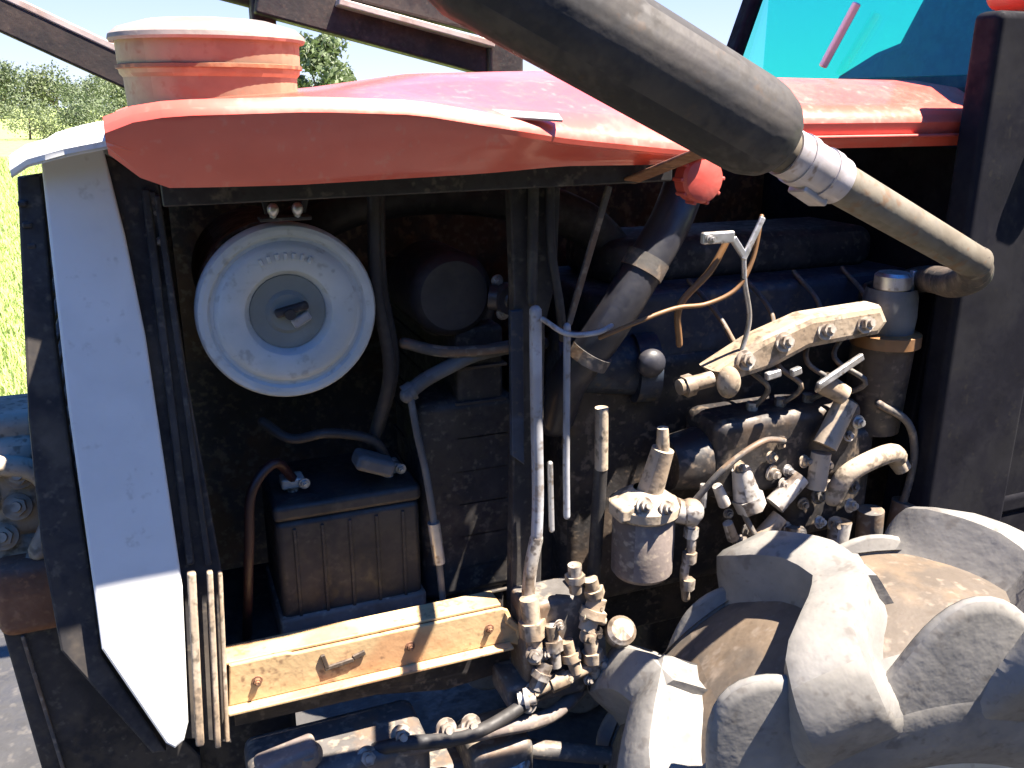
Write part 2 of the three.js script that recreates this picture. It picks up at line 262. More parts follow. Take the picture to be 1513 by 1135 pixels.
// ---- air cleaner: round pale end cover
const ac = [0.604, 1.273];
const air = part('air_cleaner', turned([[0, 0.43], [0.11, 0.43], [0.118, 0.42], [0.12, 0.03], [0.128, 0.025], [0.128, 0.015], [0.12, 0.012], [0, 0.012]], [ac[0], ac[1], -0.07], [ac[0], ac[1], -1], 48), M.black, T, undefined, 'air cleaner with a pale round end cover');
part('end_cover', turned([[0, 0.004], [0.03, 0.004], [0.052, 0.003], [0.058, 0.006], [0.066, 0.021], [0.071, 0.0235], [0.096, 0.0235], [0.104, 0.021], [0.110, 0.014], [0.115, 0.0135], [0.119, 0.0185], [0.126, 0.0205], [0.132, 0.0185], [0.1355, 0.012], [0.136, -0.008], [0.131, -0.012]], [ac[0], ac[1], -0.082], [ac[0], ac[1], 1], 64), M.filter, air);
part('cover_dish', turned([[0, 0.013], [0.028, 0.013], [0.034, 0.008], [0.057, 0.008], [0.058, 0.004]], [ac[0], ac[1], -0.082], [ac[0], ac[1], 1], 40), M.filterHub, air);
part('wing_nut', join(rbox(0.052, 0.013, 0.016, 0.005).rotateZ(0.22).translate(ac[0] + 0.004, ac[1] + 0.006, -0.062), cyl([ac[0], ac[1], -0.075], [ac[0], ac[1], -0.05], 0.009, 0.008)), M.black, air);
part('grip_tab', rbox(0.03, 0.016, 0.012, 0.004).rotateZ(0.5).translate(ac[0] + 0.018, ac[1] - 0.012, -0.068), M.greyTube, air);
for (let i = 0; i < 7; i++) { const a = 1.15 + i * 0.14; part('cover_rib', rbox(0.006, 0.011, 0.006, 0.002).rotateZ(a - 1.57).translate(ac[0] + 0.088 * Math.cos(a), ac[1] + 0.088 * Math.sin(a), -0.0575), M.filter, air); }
part('strap', join(turned([[0.122, 0.12], [0.126, 0.122], [0.126, 0.148], [0.122, 0.15]], [ac[0], ac[1], -0.07], [ac[0], ac[1], -1], 48)), M.iron, air);
for (const x of [0.589, 0.624]) { const st = part('stud', cyl([x, 1.418, -0.045], [x, 1.436, -0.045], 0.005), M.steel, air); part('nut', new THREE.SphereGeometry(0.0085, 14, 10).scale(1, 1.15, 1).translate(x, 1.432, -0.04), M.steel, st); }
part('hanger', join(bar([0.583, 1.425, -0.05], [0.575, 1.47, -0.05], 0.01, 0.004), bar([0.632, 1.425, -0.05], [0.645, 1.47, -0.05], 0.01, 0.004), rbox(0.075, 0.006, 0.03, 0.002, 0.607, 1.418, -0.055)), M.black, air);
// intake duct from the cleaner to the engine under the hood
part('intake_duct', tube([[0.66, 1.36, -0.34], [0.78, 1.41, -0.32], [0.98, 1.42, -0.3], [1.2, 1.36, -0.28], [1.3, 1.28, -0.3]], 0.042, 40, 16), M.hose);
// pre-cleaner on the hood
const pc = [0.535, -0.2];
const pre = part('pre_cleaner', turned([[0.123, 0], [0.125, 0.04], [0.1255, 0.055], [0.13, 0.06], [0.131, 0.066], [0.132, 0.105], [0.128, 0.108]], [pc[0], 1.56, pc[1]], [pc[0], 9, pc[1]], 64), M.bowl, T, undefined, 'round rusty orange pre-cleaner bowl standing on the hood');
part('lid', turned([[0.126, 0.106], [0.139, 0.104], [0.1415, 0.108], [0.140, 0.114], [0.128, 0.124], [0.09, 0.1345], [0.04, 0.139], [0, 0.140]], [pc[0], 1.56, pc[1]], [pc[0], 9, pc[1]], 64), M.bowlLid, pre);
part('band', turned([[0.1315, 0.066], [0.1345, 0.067], [0.1345, 0.072], [0.1315, 0.073]], [pc[0], 1.56, pc[1]], [pc[0], 9, pc[1]], 64), M.rust, pre);
part('stack', cyl([pc[0], 1.44, pc[1]], [pc[0], 1.575, pc[1]], 0.06, 0.06, 32), M.black, pre);

// ---- radiator, hoses, horn drum
const rad = part('radiator', rbox(0.09, 0.66, 0.46, 0.01, 0.945, 0.87, -0.38), M.black);
for (let i = 0; i < 9; i++) part('radiator_rib', rbox(0.1, 0.006, 0.47, 0.002, 0.945, 0.6 + i * 0.066, -0.38), M.blackDust, rad);
const sh = part('fan_shroud', rbox(0.19, 0.40, 0.12, 0.02, 0.92, 0.87, -0.205), M.black, rad);
part('header_tank', rbox(0.14, 0.09, 0.42, 0.03, 0.93, 1.215, -0.41), M.blackDust, rad);
const drum = part('expansion_tank', turned([[0, 0], [0.06, 0], [0.072, 0.01], [0.075, 0.02], [0.075, 0.16], [0.065, 0.17]], [0.895, 1.262, -0.14], [0.895, 1.262, -1], 40), M.duct, T);
part('outlet_neck', join(cyl([0.955, 1.258, -0.13], [0.985, 1.255, -0.115], 0.022), cyl([0.98, 1.256, -0.13], [0.985, 1.255, -0.1], 0.026)), M.duct, drum);
bolt(drum, [0.97, 1.285, -0.13], [0, 0, 1], 0.9); bolt(drum, [0.978, 1.228, -0.125], [0, 0, 1], 1.0);
part('top_hose', tube([[0.80, 1.108, -0.11], [0.83, 1.125, -0.115], [0.87, 1.14, -0.12], [0.92, 1.156, -0.125], [0.99, 1.16, -0.14], [1.08, 1.15, -0.18]], 0.013, 40, 12), M.greyHose);
part('hose_end', join(cyl([0.792, 1.104, -0.11], [0.808, 1.112, -0.11], 0.017), new THREE.SphereGeometry(0.014, 14, 10).translate(0.796, 1.105, -0.105)), M.greyHose);
part('hold_down_rod', join(tube([[0.800, 1.10, -0.1], [0.806, 1.04, -0.09], [0.818, 0.967, -0.085], [0.833, 0.834, -0.082], [0.842, 0.70, -0.08]], 0.0065, 30, 10)), M.greyHose);
part('rod_sleeve', cyl([0.829, 0.87, -0.083], [0.837, 0.79, -0.081], 0.011, 0.011), M.steel);
part('cross_strut', tube([[0.80, 1.19, -0.13], [0.86, 1.172, -0.12], [0.94, 1.168, -0.11], [0.99, 1.172, -0.10]], 0.01, 24, 10), M.iron);
// hoses standing behind the opening
for (const [x, z, r] of [[0.755, -0.11, 0.011], [0.772, -0.14, 0.009]]) part('hose', tube([[x, 1.45, z], [x - 0.006, 1.3, z + 0.01], [x + 0.012, 1.15, z], [x - 0.01, 1.02, z - 0.04]], r, 30, 10), M.hose);

// ---- battery tray beam and lower frame
const tray = part('battery_tray', plate([[0.452, 0.653], [0.93, 0.653], [0.958, 0.640], [0.962, 0.662], [0.936, 0.718], [0.925, 0.724], [0.56, 0.724], [0.55, 0.728], [0.46, 0.728]], 0.008, 0.0025).translate(0, 0, -0.004), M.tan, T, undefined, 'tan painted battery tray rail');
part('tray_flange', rbox(0.47, 0.006, 0.05, 0.002, 0.69, 0.727, -0.028), M.tan, tray);
part('tray_flange', rbox(0.49, 0.006, 0.03, 0.002, 0.695, 0.650, 0.008), M.tan, tray);
part('tray_floor', rbox(0.48, 0.008, 0.40, 0.002, 0.69, 0.664, -0.23), M.blackDust, tray);
part('tray_end', plate([[0, 0], [0.05, -0.06], [0.06, -0.11], [0.035, -0.10], [0.02, -0.04], [0, -0.02]], 0.03, 0.003).translate(0.93, 0.715, -0.02), M.tan, tray);
part('latch_hook', join(rbox(0.008, 0.03, 0.006, 0.002).rotateZ(0.25).translate(0.609, 0.698, 0.007), rbox(0.05, 0.008, 0.006, 0.002).rotateZ(0.12).translate(0.632, 0.688, 0.007), rbox(0.022, 0.009, 0.006, 0.002).rotateZ(0.3).translate(0.666, 0.697, 0.007)), M.oil, tray);
for (const [x, y] of [[0.50, 0.69], [0.755, 0.69], [0.9, 0.69]]) bolt(tray, [x, y, 0.004], [0, 0, 1], 0.7, M.rust);
part('frame_rail', rbox(1.5, 0.16, 0.05, 0.012, 1.15, 0.545, -0.22), M.oil);
part('frame_rail', rbox(1.5, 0.16, 0.05, 0.012, 1.15, 0.545, -0.44), M.oil);
part('side_skirt', plate([[0.46, 0.64], [0.95, 0.64], [0.96, 0.56], [0.83, 0.55], [0.7, 0.575], [0.46, 0.58]], 0.01, 0.002).translate(0, 0, -0.05), M.oil);

// ---- middle post with bright tubes beside it
const mid = part('centre_post', plate([[0.955, 1.475], [1.045, 1.475], [1.04, 1.30], [1.02, 1.22], [1.018, 0.7], [0.985, 0.62], [0.957, 0.66], [0.965, 1.2]], 0.025, 0.003).translate(0, 0, -0.06), M.black);
part('stay_tube', tube([[0.984, 1.258, 0.005], [0.987, 1.1, 0.005], [0.991, 0.92, 0.006], [0.989, 0.84, 0.006]], 0.0105, 30, 14), M.greyTube, mid);
part('stay_rod', tube([[0.989, 0.85, 0.006], [0.978, 0.8, 0.008], [0.972, 0.74, 0.01], [0.975, 0.66, 0.012]], 0.012, 24, 12), M.alu, mid);
part('blue_guard', plate([[0.952, 1.255], [0.975, 1.255], [0.978, 0.98], [0.955, 1.0]], 0.012, 0.002).translate(0, 0, -0.035), M.blue, mid);
part('conduit', tube([[0.992, 1.47, -0.025], [0.99, 1.36, -0.022], [0.988, 1.27, -0.02]], 0.009, 20, 10), M.hose, mid);
part('conduit', tube([[1.02, 1.47, -0.025], [1.022, 1.36, -0.022], [1.04, 1.25, -0.02], [1.05, 1.2, -0.03]], 0.008, 20, 10), M.hose, mid);
part('brake_pipe', tube([[1.016, 0.985, 0.0], [1.018, 0.93, 0.0], [1.02, 0.86, 0.002]], 0.0055, 14, 8), M.steel, mid);
part('brake_pipe', tube([[1.046, 1.225, -0.005], [1.046, 1.05, 0.0], [1.047, 0.98, 0.0], [1.05, 0.88, 0.0]], 0.0065, 20, 8), M.greyTube, mid);
part('guide_tube', cyl([1.113, 1.075, 0.0], [1.116, 0.96, 0.0], 0.012, 0.012, 16), M.dusty);
part('guide_tube', cyl([1.116, 0.96, -0.002], [1.112, 0.72, -0.01], 0.0125, 0.0125, 16), M.hose);
part('loop_cable', tube([[0.99, 1.248, 0.02], [1.03, 1.222, 0.03], [1.08, 1.222, 0.04], [1.11, 1.228, 0.03]], 0.0045, 24, 8), M.greyTube);
part('wire', tube([[1.09, 1.21, 0.03], [1.15, 1.236, 0.05], [1.221, 1.253, 0.05], [1.28, 1.255, 0.05], [1.335, 1.278, 0.055], [1.362, 1.323, 0.055], [1.378, 1.397, 0.05]], 0.004, 40, 8), M.wire);
part('wire', tube([[1.25, 1.18, 0.02], [1.24, 1.25, 0.03], [1.29, 1.31, 0.04], [1.32, 1.36, 0.04]], 0.006, 30, 8), M.wire);

// ---- engine
const eng = part('engine_block', join(rbox(0.95, 0.52, 0.40, 0.03, 1.58, 0.86, -0.32), rbox(0.3, 0.25, 0.34, 0.03, 1.15, 0.72, -0.35)), M.oil);
part('cylinder_head', rbox(0.78, 0.14, 0.34, 0.02, 1.56, 1.17, -0.30), M.blue, eng);
part('rocker_cover', rbox(0.66, 0.09, 0.22, 0.035, 1.56, 1.28, -0.32), M.black, eng);
part('water_pump', join(cyl([1.09, 1.12, -0.16], [1.27, 1.10, -0.12], 0.06, 0.055, 28), cyl([1.24, 1.1, -0.12], [1.28, 1.1, -0.11], 0.066, 0.066, 28)), M.blue, eng);
part('pump_boss', new THREE.SphereGeometry(0.028, 20, 14).scale(1, 0.95, 0.7).translate(1.235, 1.13, -0.045), M.duct, eng);
part('intake_hose', tube([[1.32, 1.48, -0.08], [1.257, 1.385, -0.04], [1.196, 1.30, -0.03], [1.135, 1.20, -0.04], [1.09, 1.11, -0.08], [1.08, 1.02, -0.12]], 0.036, 40, 20), M.duct, eng);
for (const t of [[1.212, 1.325, -0.032, 1.196, 1.30, -0.03], [1.118, 1.165, -0.05, 1.108, 1.145, -0.055]]) part('hose_clip', cyl(t.slice(0, 3), t.slice(3), 0.039, 0.039, 28), M.iron, eng);
part('stay_bar', bar([1.13, 1.45, -0.03], [1.06, 1.22, -0.03], 0.012, 0.008), M.iron, eng);
// orange-red cap under the hood corner
const rc = part('filler_cap', turned([[0, 0.0], [0.03, 0.0], [0.036, 0.006], [0.037, 0.03], [0.033, 0.036], [0.02, 0.04], [0, 0.041]], [1.222, 1.466, 0.07], [1.235, 1.475, 0.4], 36), M.redDull, T, undefined, 'red knobbed cap under the hood corner');
for (let i = 0; i < 10; i++) { const a = i * 0.628; part('cap_rib', rbox(0.007, 0.006, 0.026, 0.002).rotateZ(a).translate(1.2225 + 0.037 * Math.cos(a), 1.4665 + 0.037 * Math.sin(a), 0.09), M.redDull, rc); }
// bright throttle bracket
const tb = part('throttle_bracket', join(rbox(0.062, 0.02, 0.012, 0.004, 1.286, 1.368, 0.06), bar([1.315, 1.366, 0.06], [1.342, 1.333, 0.06], 0.012, 0.01), bar([1.338, 1.328, 0.062], [1.372, 1.398, 0.062], 0.011, 0.007)), M.steel);
part('throttle_cable', tube([[1.34, 1.335, 0.06], [1.35, 1.29, 0.055], [1.37, 1.22, 0.05], [1.36, 1.15, 0.045]], 0.0045, 24, 8), M.steel, tb);
bolt(tb, [1.268, 1.368, 0.067], [0, 0, 1], 0.7);

// ---- fuel filter with dusty glass-bowl head
const ff = part('fuel_filter', turned([[0, 0], [0.05, 0], [0.056, 0.008], [0.057, 0.12], [0.052, 0.128], [0.03, 0.132]], [1.19, 0.755, 0.03], [1.19, 5, 0.03], 32), M.grimeOrLit, T);
part('filter_head', join(turned([[0.058, 0], [0.064, 0.006], [0.064, 0.022], [0.04, 0.04], [0.022, 0.05]], [1.19, 0.875, 0.03], [1.19, 5, 0.03], 28), rbox(0.06, 0.03, 0.05, 0.008, 1.15, 0.895, 0.045)), M.dusty, ff);
part('filter_neck', join(cyl([1.195, 0.91, 0.035], [1.213, 1.0, 0.045], 0.024, 0.02), cyl([1.213, 0.995, 0.045], [1.21, 1.04, 0.045], 0.012, 0.01)), M.dusty, ff);
part('bleed_union', join(cyl([1.235, 0.885, 0.06], [1.275, 0.87, 0.07], 0.023, 0.02, 12), new THREE.SphereGeometry(0.024, 16, 12).translate(1.262, 0.882, 0.07)), M.alu, ff);
bolt(ff, [1.165, 0.91, 0.07], [0, 0.4, 1], 1.3, M.alu); bolt(ff, [1.20, 0.905, 0.085], [0.2, 0.4, 1], 1.2, M.alu);
part('drain_pipe', tube([[1.262, 0.86, 0.07], [1.268, 0.81, 0.07], [1.26, 0.76, 0.065], [1.27, 0.70, 0.06]], 0.0085, 24, 8), M.alu, ff);
for (const y of [0.84, 0.79, 0.735]) part('pipe_nut', cyl([1.265, y - 0.01, 0.07], [1.266, y + 0.01, 0.07], 0.0135, 0.0135, 6), M.alu, ff);

// ---- injection pump: castings, unions, pipes, levers
const ip = part('injection_pump', join(rbox(0.34, 0.16, 0.12, 0.025, 1.50, 0.95, -0.02), rbox(0.2, 0.22, 0.1, 0.025, 1.62, 0.86, -0.02), cyl([1.33, 0.94, -0.02], [1.26, 0.94, -0.02], 0.06, 0.05)), M.oil);
const rail = part('inlet_manifold', join(plate([[1.30, 1.135], [1.40, 1.185], [1.50, 1.215], [1.66, 1.222], [1.68, 1.19], [1.66, 1.165], [1.5, 1.155], [1.42, 1.125], [1.33, 1.11]], 0.06, 0.012).translate(0, 0, 0.0)), M.dusty, T);
for (const [x, y] of [[1.36, 1.15], [1.44, 1.175], [1.53, 1.188], [1.62, 1.192]]) bolt(rail, [x, y, 0.06], [0, 0.3, 1], 1.5, M.alu);
part('manifold_port', join(cyl([1.235, 1.112, 0.05], [1.30, 1.12, 0.05], 0.014, 0.014, 14), cyl([1.245, 1.112, 0.05], [1.262, 1.115, 0.05], 0.02, 0.02, 6)), M.alu, rail);
part('manifold_knob', new THREE.SphereGeometry(0.026, 20, 14).scale(0.8, 1.1, 0.8).translate(1.322, 1.117, 0.07), M.dusty, rail);
for (const [a, b] of [[1.40, 1.43], [1.455, 1.475]]) part('manifold_clip', bar([a, 1.118, 0.07], [b, 1.123, 0.07], 0.014, 0.012), M.steel, rail);
part('linkage_bar', bar([1.51, 1.09, 0.08], [1.61, 1.135, 0.075], 0.014, 0.01), M.steel, ip);
for (let i = 0; i < 4; i++) {
  const x = 1.43 + i * 0.065;
  const p = part('injector_pipe', tube([[x, 1.03, 0.0], [x + 0.01, 1.08, 0.03 + 0.012 * i], [x - 0.03, 1.12, 0.02], [x - 0.05 + i * 0.05, 1.2, -0.05], [x - 0.05 + i * 0.06, 1.25, -0.16]], 0.005, 40, 8), M.iron, ip);
  part('union_nut', cyl([x, 1.015, 0.0], [x, 1.045, 0.0], 0.0115, 0.0115, 6), M.alu, p);
}
const bits = [ // [from, to, radius a, radius b, sides, material]
  [[1.545, 1.085, 0.05], [1.585, 1.06, 0.07], 0.022, 0.018, 16, 'dusty'], [[1.60, 1.045, 0.06], [1.55, 0.965, 0.07], 0.021, 0.023, 16, 'dusty'], [[1.548, 0.95, 0.065], [1.54, 0.88, 0.07], 0.019, 0.019, 12, 'dusty'],
  [[1.51, 0.905, 0.06], [1.455, 0.855, 0.06], 0.018, 0.02, 14, 'alu'], [[1.47, 0.83, 0.06], [1.425, 0.785, 0.06], 0.016, 0.018, 14, 'dusty'],
  [[1.375, 0.94, 0.055], [1.39, 0.885, 0.06], 0.017, 0.026, 16, 'alu'], [[1.39, 0.885, 0.06], [1.40, 0.86, 0.065], 0.03, 0.028, 6, 'alu'], [[1.325, 0.915, 0.055], [1.345, 0.875, 0.055], 0.009, 0.012, 10, 'alu'], [[1.30, 0.92, 0.05], [1.30, 0.875, 0.05], 0.007, 0.007, 8, 'steel'],
  [[1.625, 0.79, 0.055], [1.612, 0.67, 0.06], 0.022, 0.018, 16, 'alu'], [[1.60, 0.665, 0.06], [1.68, 0.655, 0.07], 0.02, 0.024, 14, 'dusty'],
  [[1.745, 0.91, 0.05], [1.765, 0.88, 0.06], 0.02, 0.017, 14, 'dusty'], [[1.80, 0.80, 0.05], [1.79, 0.69, 0.055], 0.03, 0.034, 20, 'iron'], [[1.70, 0.80, 0.055], [1.705, 0.70, 0.055], 0.026, 0.026, 18, 'iron'],
  [[1.355, 0.835, 0.055], [1.37, 0.80, 0.055], 0.01, 0.012, 8, 'alu'], [[1.505, 0.80, 0.06], [1.50, 0.74, 0.065], 0.013, 0.012, 10, 'iron'],
];
for (const [p, q, a, b, s, m] of bits) { const o = part('fitting', cyl(p, q, a, b, s), M[m], ip); }
part('control_lever', tube([[1.585, 0.855, 0.07], [1.60, 0.90, 0.08], [1.65, 0.925, 0.085], [1.71, 0.93, 0.08], [1.735, 0.915, 0.07]], 0.019, 30, 12), M.dusty, ip, undefined, 'pale curved lever');
part('return_pipe', tube([[1.70, 1.02, 0.04], [1.76, 0.98, 0.06], [1.79, 0.9, 0.06], [1.785, 0.78, 0.05], [1.76, 0.69, 0.05]], 0.008, 30, 8), M.iron, ip);
part('return_pipe', tube([[1.84, 0.93, 0.03], [1.85, 0.85, 0.04], [1.83, 0.72, 0.04], [1.74, 0.67, 0.05]], 0.006, 30, 8), M.steel, ip);
part('feed_pipe', tube([[1.27, 0.89, 0.06], [1.32, 0.96, 0.08], [1.40, 1.0, 0.08], [1.46, 0.985, 0.06], [1.485, 0.975, 0.03]], 0.006, 30, 8), M.iron, ip);
part('feed_pipe', tube([[1.38, 0.86, 0.06], [1.41, 0.80, 0.08], [1.48, 0.74, 0.08], [1.55, 0.73, 0.07], [1.6, 0.68, 0.06]], 0.006, 30, 8), M.iron, ip);
for (let i = 0; i < 26; i++) bolt(ip, [rr(1.34, 1.72), rr(0.78, 1.02), rr(0.04, 0.062)], [rr(-0.3, 0.3), rr(-0.1, 0.6), 1], rr(0.7, 1.35), [M.alu, M.iron, M.steel, M.dusty][i % 4]);
// oil filler with bright cap
const ofl = part('oil_filler', turned([[0.05, 0], [0.052, 0.03], [0.05, 0.07], [0.046, 0.085]], [1.735, 1.155, 0.0], [1.735, 5, 0.0], 32), M.greyHose, T);
part('filler_band', turned([[0.05, 0], [0.066, 0.003], [0.066, 0.026], [0.05, 0.03]], [1.735, 1.125, 0.0], [1.735, 5, 0.0], 32), M.brownBand, ofl);
part('filler_lid', join(turned([[0.03, 0], [0.034, 0.004], [0.034, 0.028], [0.028, 0.034], [0, 0.036]], [1.725, 1.238, 0.01], [1.725, 5, 0.01], 28), rbox(0.012, 0.05, 0.012, 0.003, 1.765, 1.25, 0.02)), M.steel, ofl);
part('filler_body', cyl([1.735, 0.95, -0.01], [1.735, 1.13, -0.005], 0.055, 0.06, 28), M.oil, ofl);

// ---- greasy hydraulic fittings below the centre post
const hv = part('valve_block', join(rbox(0.13, 0.17, 0.08, 0.012, 1.02, 0.655, 0.0), rbox(0.16, 0.05, 0.09, 0.012, 1.0, 0.56, 0.0)), M.iron);
const fits = [[[1.043, 0.81, 0.05], [1.046, 0.755, 0.05], 0.0125, 'alu'], [[1.075, 0.775, 0.05], [1.09, 0.72, 0.055], 0.013, 'dusty'], [[1.09, 0.735, 0.05], [1.065, 0.68, 0.06], 0.018, 'dusty'], [[0.965, 0.75, 0.03], [0.975, 0.63, 0.045], 0.017, 'dusty'], [[1.0, 0.70, 0.05], [1.005, 0.62, 0.06], 0.012, 'alu'], [[1.03, 0.66, 0.05], [1.045, 0.60, 0.065], 0.013, 'dusty'], [[0.95, 0.575, 0.06], [1.08, 0.60, 0.06], 0.011, 'dusty'], [[0.99, 0.63, 0.055], [0.965, 0.585, 0.06], 0.014, 'alu'], [[1.075, 0.66, 0.055], [1.085, 0.58, 0.06], 0.014, 'dusty'], [[0.935, 0.565, 0.055], [0.965, 0.57, 0.065], 0.014, 'alu'], [[1.055, 0.71, 0.06], [1.10, 0.69, 0.06], 0.009, 'dusty']];
for (const [p, q, r, m] of fits) { const f = part('hydraulic_fitting', cyl(p, q, r, r * 0.9, 12), M[m], hv); part('hex_nut', cyl([p[0] + (q[0] - p[0]) * 0.35, p[1] + (q[1] - p[1]) * 0.35, p[2] + (q[2] - p[2]) * 0.35], [p[0] + (q[0] - p[0]) * 0.6, p[1] + (q[1] - p[1]) * 0.6, p[2] + (q[2] - p[2]) * 0.6], r * 1.45, r * 1.45, 6), M[m], f); }
for (let i = 0; i < 16; i++) bolt(hv, [rr(0.94, 1.1), rr(0.54, 0.74), rr(0.045, 0.065)], [rr(-0.4, 0.4), rr(0, 0.5), 1], rr(0.8, 1.4), [M.alu, M.dusty, M.oil][i % 3]);
part('green_union', turned([[0, 0], [0.024, 0], [0.027, 0.006], [0.027, 0.03], [0.02, 0.036], [0, 0.037]], [1.128, 0.655, 0.06], [1.12, 0.72, 0.12], 24), M.alu);
part('plug', turned([[0, 0], [0.018, 0], [0.02, 0.01], [0.016, 0.03], [0, 0.033]], [1.14, 0.505, 0.06], [1.13, 0.53, 0.2], 20), M.pinkCap, T, undefined, 'pinkish orange plastic plug');
part('hydraulic_hose', tube([[1.1, 0.52, 0.0], [1.0, 0.51, 0.05], [0.87, 0.53, 0.07], [0.74, 0.53, 0.06], [0.6, 0.5, 0.02], [0.5, 0.48, -0.04]], 0.014, 40, 12), M.grimeOrLit);
part('hydraulic_hose', tube([[1.05, 0.60, 0.03], [0.95, 0.56, 0.06], [0.83, 0.535, 0.075], [0.72, 0.55, 0.07], [0.66, 0.52, 0.03]], 0.012, 40, 12), M.hose);
const fb = part('axle_bracket', join(rbox(0.3, 0.1, 0.14, 0.02, 0.62, 0.49, 0.0), rbox(0.12, 0.14, 0.12, 0.02, 0.9, 0.42, 0.02), rbox(0.5, 0.07, 0.1, 0.02, 0.72, 0.40, -0.02)), M.iron);
part('bracket_lug', rbox(0.1, 0.03, 0.05, 0.01).rotateZ(0.18).translate(0.53, 0.565, 0.05), M.grimeOrLit, fb);
part('grease_cap', turned([[0, 0], [0.022, 0], [0.026, 0.012], [0.018, 0.026], [0, 0.03]], [0.562, 0.555, 0.05], [0.562, 0.7, 0.12], 24), M.alu, fb);
part('pivot_ring', join(new THREE.TorusGeometry(0.03, 0.013, 12, 32).rotateX(-0.9).translate(0.912, 0.452, 0.06), cyl([0.912, 0.43, 0.05], [0.912, 0.455, 0.06], 0.028)), M.alu, fb);
for (const [x, y] of [[0.72, 0.555], [0.80, 0.545], [0.845, 0.54], [0.66, 0.53]]) bolt(fb, [x, y, 0.055], [0, 0.5, 1], 1.5, M.alu);
part('steering_rod', cyl([0.86, 0.47, 0.02], [1.25, 0.38, 0.12], 0.017, 0.017, 16), M.iron);
part('front_axle', join(cyl([1.6, 0.28, -1.0], [1.6, 0.28, 0.33], 0.07, 0.06, 24), rbox(0.22, 0.2, 0.3, 0.03, 1.5, 0.3, -0.33)), M.oil);
part('axle_support', rbox(0.3, 0.2, 0.26, 0.03, 1.5, 0.45, -0.33), M.oil);

// ---- front bumper and ballast at the nose
const bump = part('front_bracket', join(plate([[0.14, 0.86], [0.245, 0.88], [0.275, 0.80], [0.345, 0.60], [0.40, 0.50], [0.40, 0.2], [0.155, 0.2], [0.16, 0.55]], 0.04, 0.004).translate(0, 0, -0.13), rbox(0.3, 0.3, 0.4, 0.02, 0.42, 0.40, -0.32)), M.black);
part('bracket_highlight', bar([0.170, 0.80, -0.085], [0.193, 0.53, -0.085], 0.006, 0.006, 0.002), M.iron, bump);  // lighter bar standing in for a thin highlight along the bracket
const bal = part('ballast_casting', join(rbox(0.13, 0.16, 0.2, 0.03, 0.175, 1.02, -0.22), rbox(0.17, 0.07, 0.16, 0.025).rotateZ(-0.35).translate(0.165, 0.925, -0.2), rbox(0.1, 0.05, 0.14, 0.02, 0.185, 1.105, -0.22)), M.dusty, T, undefined, 'dusty brown casting at the tractor nose');
part('ballast_rim', tube([[0.11, 1.06, -0.1], [0.17, 1.075, -0.1], [0.228, 1.05, -0.105], [0.235, 0.98, -0.11], [0.21, 0.93, -0.1]], 0.016, 24, 10), M.dusty, bal);
for (const [x, y] of [[0.15, 1.02], [0.19, 1.0], [0.2, 1.05], [0.165, 0.955], [0.14, 1.075]]) bolt(bal, [x, y, -0.115], [0, 0.4, 1], 1.7, M.dusty);
part('ballast_lip', rbox(0.16, 0.035, 0.12, 0.014).rotateZ(0.18).translate(0.15, 0.895, -0.15), M.dusty, bal);
part('nose_beam', rbox(0.12, 0.12, 0.55, 0.02, 0.2, 0.86, -0.35), M.rust, bump);

// ---- exhaust muffler lying slantwise, its tail pipe and elbow
const mdir = V(1.262 - 0.80, 1.548 - 1.752, 0).normalize(), m0 = [0.72, 1.734, 0.36], m1 = [1.155, 1.5345, 0.36];
const ml = len(m0, m1);
const muf = part('muffler', turned([[0, 0], [0.045, 0.002], [0.053, 0.012], [0.0585, 0.03], [0.060, 0.035], [0.060, ml * 0.5], [0.060, ml - 0.05], [0.0585, ml - 0.035], [0.052, ml - 0.014], [0.043, ml - 0.002], [0.034, ml]], m0, m1, 64), M.muffler, T, undefined, 'grey weathered muffler slanting across the hood');
const t0 = [1.14, 1.535, 0.358], t1 = [1.555, 1.3515, 0.335];
const on = (t) => [0, 1, 2].map((k) => t0[k] + (t1[k] - t0[k]) * t);
const tail = part('tail_pipe', join(cyl(t0, t1, 0.0285, 0.0245, 40), new THREE.TorusGeometry(0.0225, 0.003, 8, 40).applyQuaternion(new THREE.Quaternion().setFromUnitVectors(V(0, 0, 1), V(...t1).sub(V(...t0)).normalize())).translate(...t1)), M.pipe, muf, undefined, 'tan weathered tail pipe');
const cp = part('pipe_clamp', join(cyl(on(0.07), on(0.29), 0.0315, 0.0315, 40), cyl(on(0.12), on(0.15), 0.0335, 0.0335, 40), cyl(on(0.22), on(0.25), 0.0335, 0.0335, 40)), M.clamp, muf);
part('clamp_ear', bar([on(0.135)[0], on(0.135)[1] - 0.034, 0.354], [on(0.235)[0], on(0.235)[1] - 0.037, 0.35], 0.012, 0.03), M.clamp, cp);
part('exhaust_elbow', tube([[1.545, 1.356, 0.335], [1.59, 1.33, 0.305], [1.67, 1.29, 0.2], [1.80, 1.25, 0.0], [1.80, 1.2, -0.12]], 0.0255, 40, 20), M.oil, muf);
part('muffler_bracket', bar([1.10, 1.53, 0.32], [1.13, 1.46, 0.03], 0.03, 0.005), M.rust, muf);

